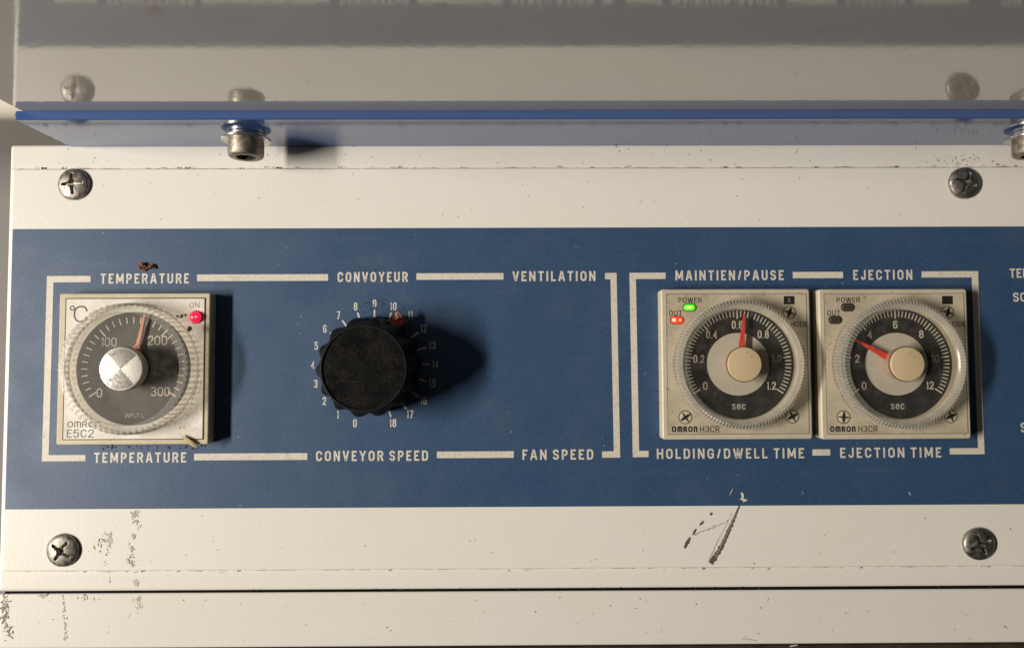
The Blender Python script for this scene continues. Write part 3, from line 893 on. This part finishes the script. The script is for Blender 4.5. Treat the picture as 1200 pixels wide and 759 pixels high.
def ticks(bm, cx, cz, degs, r0, r1, wmm, h):
    for d in degs:
        (x0, z0), (x1, z1) = clock(cx, cz, r0, d), clock(cx, cz, r1, d)
        t = Vector((x1 - x0, z1 - z0)).normalized(); n = Vector((-t.y, t.x)) * wmm * MM / 2
        f = bm.faces.new([bm.verts.new(V(x, z, h)) for x, z in ((x0 + n.x, z0 + n.y), (x1 + n.x, z1 + n.y), (x1 - n.x, z1 - n.y), (x0 - n.x, z0 - n.y))])
        f.normal_update()
        if f.normal.y > 0: f.normal_flip()
    return bm

def frame_line(cx, cz, w_, h_, t, h):
    bm = new()
    o = [(cx - w_ / 2, cz - h_ / 2), (cx + w_ / 2, cz - h_ / 2), (cx + w_ / 2, cz + h_ / 2), (cx - w_ / 2, cz + h_ / 2)]
    i = [(cx + (x - cx) * (1 - 2 * t / w_), cz + (z - cz) * (1 - 2 * t / h_)) for x, z in o]
    for k in range(4):
        k2 = (k + 1) % 4
        f = bm.faces.new([bm.verts.new(V(x, z, h)) for x, z in (o[k], o[k2], i[k2], i[k])])
        f.normal_update()
        if f.normal.y > 0: f.normal_flip()
    return bm

def small_slot_screw(parent, px, py, h, r, turn, cross=True):
    c = at(px, py, h)
    bm = add_lathe(new(), c.x, c.z, [(r + 0.25, h), (r + 0.25, h + 0.04), (r, h + 0.05)], 40)
    o = obj('trim_screw', bm, 'ink', parent)
    bm = add_lathe(new(), c.x, c.z, [(r, h + 0.01), (r, h + 0.12), (r * 0.8, h + 0.2), (0, h + 0.2)], 40)
    obj('screw_head', bm, 'timer_bezel', o, 35)
    bm = new()
    for ang in ((turn, turn + PI / 2) if cross else (turn,)):
        L, W = r * 0.92 * MM, r * (0.20 if ang == turn else 0.12) * MM
        ca, sa = math.cos(ang), math.sin(ang)
        add_poly(bm, [(c.x + u * ca - v * sa, c.z + u * sa + v * ca) for u, v in ((-L, -W * .6), (-L * .3, -W * 1.3), (L * .3, -W * 1.3), (L, -W * .6), (L, W * .6), (L * .3, W * 1.3), (-L * .3, W * 1.3), (-L, W * .6))],
                 h + 0.1, h + 0.23 + (0.01 if ang != turn else 0))
    obj('cross_slot', bm, 'dark', o)

# ================================================================== temperature controller
HF = 5.0
fc = at(156.3, 431.7, HF)
tx, tz = fc.x, fc.z
ctrl = thing('temperature_controller', 'square cream temperature controller with a clear ribbed dial and a red lamp', 'controller', (tx, -0.1 * MM, tz))
W48 = 48.6 * MM
bm = add_poly(new(), rrect(tx, tz, W48, W48, 0.5 * MM, 3), 0.11, HF - 0.1)
bevel_all(bm, 0.35, 2, lambda e: all(v.co.y < -4 * MM for v in e.verts))
obj('case', bm, 'bezel', ctrl, 35)
bm = add_box(new(), tx - W48 / 2 + 2.05 * MM, tx + W48 / 2 - 1.5 * MM, tz - W48 / 2 + 1.5 * MM, tz + W48 / 2 - 1.5 * MM, 3, HF + 0.06)
face = obj('front_face', bm, 'cream', ctrl)
obj('frame_line', frame_line(tx + 0.27 * MM, tz, W48 - 3.5 * MM, W48 - 3.0 * MM, 0.32 * MM, HF + 0.075), 'ink', ctrl)
HT = HF + 0.09
bm = new()
add_text(bm, 'C', 94.5, 368, 19.5, HT, width=16, wt=0.085)
o1 = at(84.8, 361, HT)
for k in range(24):
    a0, a1 = 2 * PI * k / 24, 2 * PI * (k + 1) / 24
    f = bm.faces.new([bm.verts.new(V(o1.x + r * MM * math.cos(a), o1.z + r * MM * math.sin(a), HT)) for r, a in ((0.5, a0), (0.82, a0), (0.82, a1), (0.5, a1))])
    f.normal_update()
    if f.normal.y > 0: f.normal_flip()
obj('legend', bm, 'ink', ctrl)
obj('legend', add_text(new(), 'ON', 227.8, 357.3, 6.4, HT, width=11.5, wt=0.11), 'ink_soft', ctrl)
obj('legend', add_text(new(), 'omron', 98, 497, 6.8, HT, width=38, wt=0.14), 'ink', ctrl)
obj('legend', add_text(new(), 'E5C2', 94, 507.6, 9.2, HT, width=31, wt=0.105), 'ink', ctrl)
lc = at(228.3, 371.3, HF + 1)
bm = add_lathe(new(), lc.x, lc.z, [(1.85, HF), (1.85, HF + 0.7), (1.6, HF + 1.3), (1.0, HF + 1.75), (0, HF + 1.9)], 40)
il = obj('indicator_lamp', bm, 'led_red', ctrl, 60)
obj('lamp_core', add_lathe(new(), lc.x + 0.7 * MM, lc.z + 0.05 * MM, [(0.55, HF + 1.3), (0.5, HF + 1.8), (0.3, HF + 1.92), (0, HF + 1.95)], 24), 'led_pink_core', il, 60)
obj('lamp_bezel', add_lathe(new(), lc.x, lc.z, [(2.15, HF), (2.15, HF + 0.2), (1.9, HF + 0.25)], 40), 'led_off', il, 60)

dial = obj('scale_disc', add_poly(new(), circle(tx, tz, 18.2 * MM, 96), HF + 0.0, HF + 0.25), 'dial_grey', ctrl)
bm = new()
H2 = HF + 0.3
ticks(bm, tx, tz, [-123 + 8.2 * k for k in range(31) if k % 10], 14.6, 16.6, 0.36, H2)
ticks(bm, tx, tz, [-123 + 82 * k for k in range(4)], 13.6, 16.6, 0.42, H2)
obj('tick_marks', bm, 'print', dial)
for s, x, y, hh, m in (('0', 116.5, 460, 10.5, 'print'), ('100', 127.5, 400.5, 10.5, 'print_dim'), ('200', 184.5, 398.8, 11, 'print'), ('300', 188, 458.5, 10.5, 'print'), ('INPUT L', 158, 486.5, 5.2, 'print_dim')):
    obj('numeral' if s[0] != 'I' else 'legend', add_text(new(), s, x, y, hh, H2, narrow=1.12 if s[0] != 'I' else 1.2, wt=0.115, gap=0.13), m, dial)
# pointer moulded under the clear dial
tp, bp = at(169.5, 368.5, HF + 1.6), at(158.5, 408, HF + 1.6)
d = Vector((tp.x - bp.x, tp.z - bp.z)).normalized(); n = Vector((-d.y, d.x))
bp2 = Vector((tx, tz)) + d * 5.0 * MM
pts = [(bp2.x + n.x * 2.2 * MM, bp2.y + n.y * 2.2 * MM), (bp2.x - n.x * 2.2 * MM, bp2.y - n.y * 2.2 * MM), (bp2.x + d.x * 3 * MM - n.x * .6 * MM, bp2.y + d.y * 3 * MM - n.y * .6 * MM),
       (tp.x - n.x * 0.3 * MM, tp.z - n.y * .3 * MM), (tp.x + n.x * 0.3 * MM, tp.z + n.y * .3 * MM), (bp2.x + d.x * 3 * MM + n.x * .6 * MM, bp2.y + d.y * 3 * MM + n.y * .6 * MM)]
obj('pointer', add_poly(new(), pts, HF + 1.3, HF + 1.7), 'salmon', ctrl)
# clear ribbed dial
RO = 21.1
prof = [(RO - 0.3, HF + 0.5), (RO, HF + 0.7), (RO - 0.2, HF + 3.6), (RO - 0.4, HF + 6.2), (RO - 0.9, HF + 6.7), (RO - 3.1, HF + 7.1), (RO - 3.3, HF + 6.9), (RO - 3.4, HF + 6.4)]
bm = toothed(tx, tz, prof, [1, 1, 1, 1, 0.6, 0.0, 0, 0], 68, 4, 0.45)
ring = obj('dial_knob', bm, 'grip', ctrl)
bm = add_poly(new(), circle(tx, tz, (RO - 3.45) * MM, 96), HF + 5.9, HF + 6.5)
obj('clear_cover', bm, 'clear', ring)
obj('hub', add_lathe(new(), tx, tz, [(6.9, HF + 5.2), (7.2, HF + 6.6), (7.0, HF + 7.4)], 64), 'grip', ctrl, 40)
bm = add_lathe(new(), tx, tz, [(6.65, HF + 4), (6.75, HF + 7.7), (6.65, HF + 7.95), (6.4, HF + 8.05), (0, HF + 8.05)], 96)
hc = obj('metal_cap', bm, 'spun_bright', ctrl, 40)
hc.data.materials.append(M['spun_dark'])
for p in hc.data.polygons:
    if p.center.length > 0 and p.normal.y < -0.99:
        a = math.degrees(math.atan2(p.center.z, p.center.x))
        if 45 < abs(a + 2) < 135: p.material_index = 1  # upper and lower sectors darkened, leaving a painted bow-tie highlight
# line of grime round the foot of the dial
def grime_ring(cx, cz, r, h, parent, seed, wmm=0.45):
    bm = new()
    n = 180
    f = lambda k: r + wmm * max(0.08, 0.5 + 1.1 * noise.noise(Vector((math.cos(2 * PI * k / n) * 5 + seed, math.sin(2 * PI * k / n) * 5, seed))))
    for k in range(n):
        q = [(r - 0.5, k), (f(k), k), (f(k + 1), k + 1), (r - 0.5, k + 1)]
        bm.faces.new([bm.verts.new(V(cx + rr_ * MM * math.cos(2 * PI * kk / n), cz + rr_ * MM * math.sin(2 * PI * kk / n), h)) for rr_, kk in q])
    bmesh.ops.remove_doubles(bm, verts=bm.verts, dist=1e-7)
    for fc_ in bm.faces:
        fc_.normal_update()
        if fc_.normal.y > 0: fc_.normal_flip()
    return obj('grime_ring', bm, 'grime', parent)
grime_ring(tx, tz, RO - 0.2, HF + 0.1, ctrl, 3)

# ================================================================== timers
def make_timer(px, py, label, numerals, pdeg, lit, mode_mark, turns):
    c = at(px, py, HF); cx, cz = c.x, c.z
    def q(dx, dy): return px + dx, py + dy          # offsets in photograph pixels on the face
    t = thing('timer', label, 'timer', (cx, -0.1 * MM, cz), 'square beige timers with round dials')
    bm = add_poly(new(), rrect(cx, cz, W48, W48, 0.9 * MM, 4), 0.11, HF - 0.05)
    bevel_all(bm, 0.55, 3, lambda e: all(v.co.y < -4 * MM for v in e.verts))
    obj('case', bm, 'timer_bezel', t, 35)
    bm = add_box(new(), cx - W48 / 2 + 1.6 * MM, cx + W48 / 2 - 1.1 * MM, cz - W48 / 2 + 1.6 * MM, cz + W48 / 2 - 1.4 * MM, 3, HF + 0.03)
    obj('front_face', bm, 'timer', t)
    obj('frame_line', frame_line(cx + 0.25 * MM, cz + 0.1 * MM, W48 - 2.7 * MM, W48 - 3 * MM, 0.24 * MM, HF + 0.045), 'ink_soft', t)
    H = HF + 0.06
    for s, dx, dy, hh, wd, m, bd in (('POWER', -54.5, -74.5, 6.2, 27.5, 'ink', 0.13), ('OUT', -71.5, -59.5, 6.2, 15.5, 'ink', 0.13), ('MODE', 73, -46.5, 6.2, 20, 'ink', 0.13),
                                     ('omron', -61, 76.5, 6.8, 30, 'ink', 0.24), ('H3CR', -31.5, 76.3, 7.2, 22.5, 'ink', 0.12)):
        obj('legend', add_text(new(), s, *q(dx, dy), hh, H, width=wd, wt=bd), m, t)
    # two oval indicator lamps
    for dx, dy, k in ((-55.3, -66, 0), (-70, -51.3, 1)):
        p = at(*q(dx, dy), HF)
        bm = add_poly(new(), rrect(p.x, p.z, 3.9 * MM, 2.2 * MM, 1.05 * MM, 8), HF - 0.5, HF + 0.5)
        bevel_all(bm, 0.3, 3, lambda e: all(v.co.y < -(HF + 0.4) * MM for v in e.verts))
        o = obj('indicator_lamp', bm, (('led_green', 'led_out')[k] if lit else 'led_off'), t, 40)
        obj('lamp_bezel', add_poly(new(), rrect(p.x, p.z, 4.5 * MM, 2.75 * MM, 1.3 * MM, 8), HF - 0.4, HF + 0.1), 'led_off', o)
        if lit and not k: obj('lamp_core', add_poly(new(), rrect(p.x - 0.2 * MM, p.z, 2.2 * MM, 0.95 * MM, 0.45 * MM, 6), HF + 0.3, HF + 0.54), 'led_green_core', o)
        o['label'] = (('lit green power lamp', 'lit red output lamp')[k] if lit else 'unlit dark lamp')
        if lit and k:
            for sx, r in ((-1.0, 0.62), (0.95, 0.38)):
                bm = add_lathe(new(), p.x + sx * MM, p.z, [(r, HF + 0.4), (r, HF + 0.54), (r * 0.6, HF + 0.62), (0, HF + 0.64)], 20)
                obj('lamp_core', bm, 'led_core', o, 60)
    # mode window and the three adjusting screws
    p0 = at(*q(61.5, -74.5), HF)
    w_ = obj('mode_window', add_poly(new(), rrect(p0.x, p0.z, 3.5 * MM, 2.7 * MM, 0.15 * MM, 2), HF - 0.2, HF + 0.07), 'ink', t)
    if mode_mark: obj('mode_letter', add_text(new(), mode_mark, *q(61.5, -74.5), 6.0, HF + 0.09, wt=0.14), 'ink_soft', w_)
    small_slot_screw(t, *q(61.8, -60), HF + 0.03, 1.9, turns[0])
    small_slot_screw(t, *q(-60, 62.5), HF + 0.03, 1.95, turns[1])
    small_slot_screw(t, *q(65.5, 61.5), HF + 0.03, 1.95, turns[2])
    # scale
    ax, az = cx + 0.35 * MM, cz - 0.1 * MM
    d = obj('scale_disc', add_poly(new(), circle(ax, az, 17.9 * MM, 96), HF, HF + 0.3), 'dial_black', t)
    obj('centre_disc', add_poly(new(), circle(ax, az, 10.1 * MM, 80), HF + 0.2, HF + 0.42), 'disc', d)
    H2 = HF + 0.34
    bm = new()
    ticks(bm, ax, az, [-123 + 4.1 * k for k in range(61) if k % 10], 15.3, 17.3, 0.34, H2)
    ticks(bm, ax, az, [-123 + 41 * k for k in range(7)], 14.7, 17.3, 0.44, H2)
    obj('tick_marks', bm, 'print', d)
    for k, s in enumerate(numerals):
        x, z = clock(ax, az, 12.75, -123 + 41 * k)
        obj('numeral', add_text(new(), s, 0, 0, 9.3, H2, narrow=1.08 if len(s) < 3 else 0.92, wt=0.15, gap=0.13, local=(x, z)), 'print', d)
    x, z = clock(ax, az, 13.4, 180)
    obj('legend', add_text(new(), 'sec', 0, 0, 8.6, H2, narrow=1.1, wt=0.15, local=(x, z)), 'print_dim', d)
    # pointer, turning with the ring
    bm = new()
    hp0, hp1 = HF + 2.2, HF + 2.7
    pr = [clock(ax, az, 4.6, pdeg - 13), clock(ax, az, 8.2, pdeg - 5.2), clock(ax, az, 16.2, pdeg - 0.8), clock(ax, az, 16.2, pdeg + 0.8), clock(ax, az, 8.2, pdeg + 5.2), clock(ax, az, 4.6, pdeg + 13)]
    obj('pointer', add_poly(bm, pr, hp0, hp1), 'red', t)
    # fine toothed ring
    RO = 20.7
    prof = [(RO - 0.1, HF + 0.5), (RO, HF + 0.6), (RO, HF + 4.9), (RO - 0.9, HF + 5.9), (RO - 1.5, HF + 6.1), (RO - 3.0, HF + 5.6), (RO - 3.4, HF + 5.2), (RO - 3.5, HF + 4.4)]
    bm = toothed(ax, az, prof, [1, 1, 1, 1.1, 0.0, 0, 0, 0], 118, 4, 0.42)
    rg = obj('dial_ring', bm, 'grip_timer', t)
    grime_ring(ax, az, RO - 0.2, HF + 0.08, t, px * 0.01, 0.5)
    obj('clear_cover', add_poly(new(), circle(ax, az, (RO - 3.5) * MM, 96), HF + 4.0, HF + 4.6), 'clear', rg)
    h_ = obj('hub', add_lathe(new(), ax, az, [(4.9, HF + 0.5), (5.0, HF + 3.0), (5.0, HF + 5.8)], 72), 'pink_hub', t, 35)
    obj('hub_rim', add_lathe(new(), ax, az, [(4.6, HF + 5.6), (5.62, HF + 5.8), (5.66, HF + 6.2), (5.55, HF + 6.75), (5.2, HF + 6.85)], 72), 'tan_rim', h_, 35)
    obj('hub_cap', add_lathe(new(), ax, az, [(5.35, HF + 6.3), (5.35, HF + 7.2), (5.2, HF + 7.4), (4.95, HF + 7.45), (0, HF + 7.45)], 72), 'cap', h_, 35)
    return t
make_timer(863.2, 426.2, 'beige timer with lit green and red lamps and its red pointer at 0.6', ('0', '0.2', '0.4', '0.6', '0.8', '1.0', '1.2'), 6.0, True, 'A', (1.25, 0.6, 0.5))
make_timer(1048.6, 426.0, 'beige timer with unlit dark lamps and its red pointer between 2 and 4', ('0', '2', '4', '6', '8', '10', '12'), -61.0, False, None, (1.3, 1.5, 0.4))

# ================================================================== dirt
def crumb(px, py, h, r, m, label, n=5, seed=1, spread=1.0, name='dirt_crumb', cat='dirt'):
    c = at(px, py, h)
    bm = new()
    rr = random.Random(seed)
    for k in range(n):
        o = Vector((rr.gauss(0, r * 0.8 * spread), -abs(rr.gauss(0, r * 0.25)), rr.gauss(0, r * 0.5))) * MM
        add_blob(bm, c + o, r * rr.uniform(0.35, 0.75) * MM, (1, 0.7, 0.8), 0.7, 2, seed * 10 + k)
    return single(name, bm, m, c, label, cat)
crumb(168, 312.5, 0.5, 1.3, 'rust_soil', 'reddish brown crumb stuck above the upper TEMPERATURE legend', 6, 2)
crumb(178, 314.5, 0.3, 0.9, 'soil', 'dark crumb just right of the reddish one above the TEMPERATURE legend', 4, 5)
crumb(466, 370.5, 5.2, 1.3, 'pink_soil', 'pale pink crumb stuck on the tip of the red knob pointer', 5, 3, 0.6)
crumb(222, 386, HF + 3, 0.85, 'soil', 'dark crumb under the red lamp beside the clear dial', 5, 4)
crumb(212, 370, HF + 5.5, 0.7, 'soil', 'dark crumb left of the red lamp on the dial rim', 5, 6, 1.5)
# dry husk caught at the foot of the controller
c = at(222.5, 517, HF + 0.4)
bm = new()
prof = [(-3.2, 0.1), (-1.6, 0.7), (0, 0.95), (1.6, 0.75), (3.2, 0.1)]
top = [bm.verts.new(c + Vector((u * .82, -0.3 - w_ * .5, -u * .57 + w_ * .95)) * MM) for u, w_ in prof]
mid = [bm.verts.new(c + Vector((u * .82, -0.55 - w_ * .25, -u * .57 + 0.15)) * MM) for u, w_ in prof]
bot = [bm.verts.new(c + Vector((u * .82, -0.3 - w_ * .2, -u * .57 - w_ * .95)) * MM) for u, w_ in prof]
for A, B in ((top, mid), (mid, bot), (bot, top)):
    for k in range(4): bm.faces.new((A[k], A[k + 1], B[k + 1], B[k]))
bmesh.ops.recalc_face_normals(bm, faces=bm.faces)
single('husk', bm, 'straw', c, 'dry straw coloured husk caught on the bottom edge of the temperature controller', 'husk', 60)

# loose grit nobody could count
rr = random.Random(21)
bm = new()
def grit(px, py, h, r, flat=0.5):
    add_blob(bm, at(px, py, h), r * MM, (rr.uniform(0.7, 1.7), flat, rr.uniform(0.6, 1.1)), 0.8, 1, rr.random() * 50)
for k in range(70):                                   # on the ledge of the upper seam
    x = rr.uniform(25, 1195); grit(x, 196.2 - 0.0026 * (x - 600) + rr.gauss(0, 0.7), -0.6, rr.choice((0.12, 0.16, 0.2, 0.32)))
for k in range(38):
    x = rr.uniform(10, 1195); grit(x, 667 - 0.005 * (x - 600) + rr.gauss(0, 0.8), -0.8, rr.choice((0.1, 0.14, 0.2, 0.28)))
for k in range(45):
    x = rr.uniform(200, 1195); grit(x, 689 - 0.005 * (x - 600) + rr.gauss(0, 1.0), -1.6, rr.choice((0.12, 0.2, 0.3)))
for k in range(46): grit(rr.uniform(20, 1190), rr.uniform(172, 192), -1.15, rr.choice((0.1, 0.13, 0.2)))
for k in range(60): grit(rr.uniform(40, 1190), rr.uniform(202, 262), 0.03, rr.choice((0.09, 0.12, 0.17)), 0.25)
for k in range(40): grit(rr.uniform(20, 1190), rr.uniform(600, 660), 0.03, rr.choice((0.09, 0.12, 0.17)), 0.25)
for k in range(46): grit(rr.uniform(20, 1190), rr.uniform(697, 750), -1.45, rr.choice((0.1, 0.14, 0.2)), 0.25)
for k in range(70): grit(rr.uniform(20, 1190), rr.uniform(275, 588), 0.14, rr.choice((0.09, 0.12, 0.18)), 0.3)
for k in range(45): grit(1125 + rr.gauss(0, 22), 188 + rr.gauss(0, 3.2), -1.1, rr.choice((0.1, 0.14, 0.2)))
for k in range(45): grit(rr.uniform(770, 1000), 335 + rr.gauss(0, 2.2), 0.2, rr.choice((0.12, 0.2, 0.28)))
for k in range(40): grit(771 + rr.gauss(0, 1.6), rr.uniform(345, 510), 0.2, rr.choice((0.12, 0.18, 0.25)))
for k in range(40): grit(rr.uniform(120, 240), 523.5 + rr.gauss(0, 1.8), 0.2, rr.choice((0.14, 0.2, 0.36)))
for k in range(60): grit(450 + rr.gauss(0, 14), 358 + rr.gauss(0, 7), 0.2, rr.choice((0.1, 0.15, 0.22)))
for k in range(40): grit(rr.gauss(790, 8), rr.uniform(350, 500), HF + 0.05, rr.choice((0.08, 0.1, 0.14)))
for k in range(60): grit(rr.uniform(205, 236), rr.uniform(385, 505), HF + 0.1, rr.choice((0.08, 0.12, 0.16)))
for k in range(60): grit(rr.choice((rr.gauss(150, 30), rr.gauss(640, 250))), 165 + rr.gauss(0, 1.5), 0.4, rr.choice((0.1, 0.14)))
o = obj('dirt', bm, 'soil')
tag(o, 'fine brown grit scattered over the panel, its seams and the timers', 'dirt', kind='stuff')

bm2 = new()
def grit2(px, py, h, r): add_blob(bm2, at(px, py, h), r * MM, (rr.uniform(0.7, 2.0), 0.3, rr.uniform(0.6, 1.1)), 0.8, 1, rr.random() * 50)
for k in range(130):                                   # dirt round the timers' dials and along their edges
    bx_, by_ = rr.choice(((863.2, 426.2), (1048.6, 426.0)))
    if rr.random() < 0.5:
        a = rr.uniform(0, 2 * PI); q = 79 + abs(rr.gauss(0, 3.5)); gx, gy = bx_ + 1 + q * math.cos(a), by_ + q * math.sin(a)
        if max(abs(gx - bx_), abs(gy - by_)) > 84: continue
    else:
        u = rr.uniform(-83, 83); gx, gy = rr.choice(((bx_ + u, by_ - 84 + abs(rr.gauss(0, 4))), (bx_ - 83 + abs(rr.gauss(0, 5)), by_ + u), (bx_ + u, by_ + 83 - abs(rr.gauss(0, 2)))))
    grit2(gx, gy, HF + 0.06, rr.choice((0.06, 0.08, 0.12, 0.16)))
o2 = obj('timer_dirt', bm2, 'soil')
tag(o2, 'dark specks of dirt stuck to the faces of the two timers', 'dirt', kind='stuff')

# ================================================================== behind the machine
# added white cylinder, rounded for a white-to-grey gradient left of the flange
rad = 0.022
zp = at(0, 139, -300).z + rad
bm = new()
seg = 48
ringA, ringB = [], []
for k in range(seg):
    a = 2 * PI * k / seg
    ringA.append(bm.verts.new((-0.9, 0.30 + rad * math.cos(a), zp + rad * math.sin(a))))
    ringB.append(bm.verts.new((0.6, 0.30 + rad * math.cos(a), zp + rad * math.sin(a))))
for k in range(seg): bm.faces.new((ringA[k], ringA[(k + 1) % seg], ringB[(k + 1) % seg], ringB[k]))
bm.faces.new(ringA); bm.faces.new(ringB)
bmesh.ops.recalc_face_normals(bm, faces=bm.faces)
single('backdrop_cylinder', bm, 'backdrop_cylinder', (-0.15, 0.30, zp), 'white cylinder added behind the machine for the pale gradient left of the blue flange', 'backdrop_cylinder', 40)
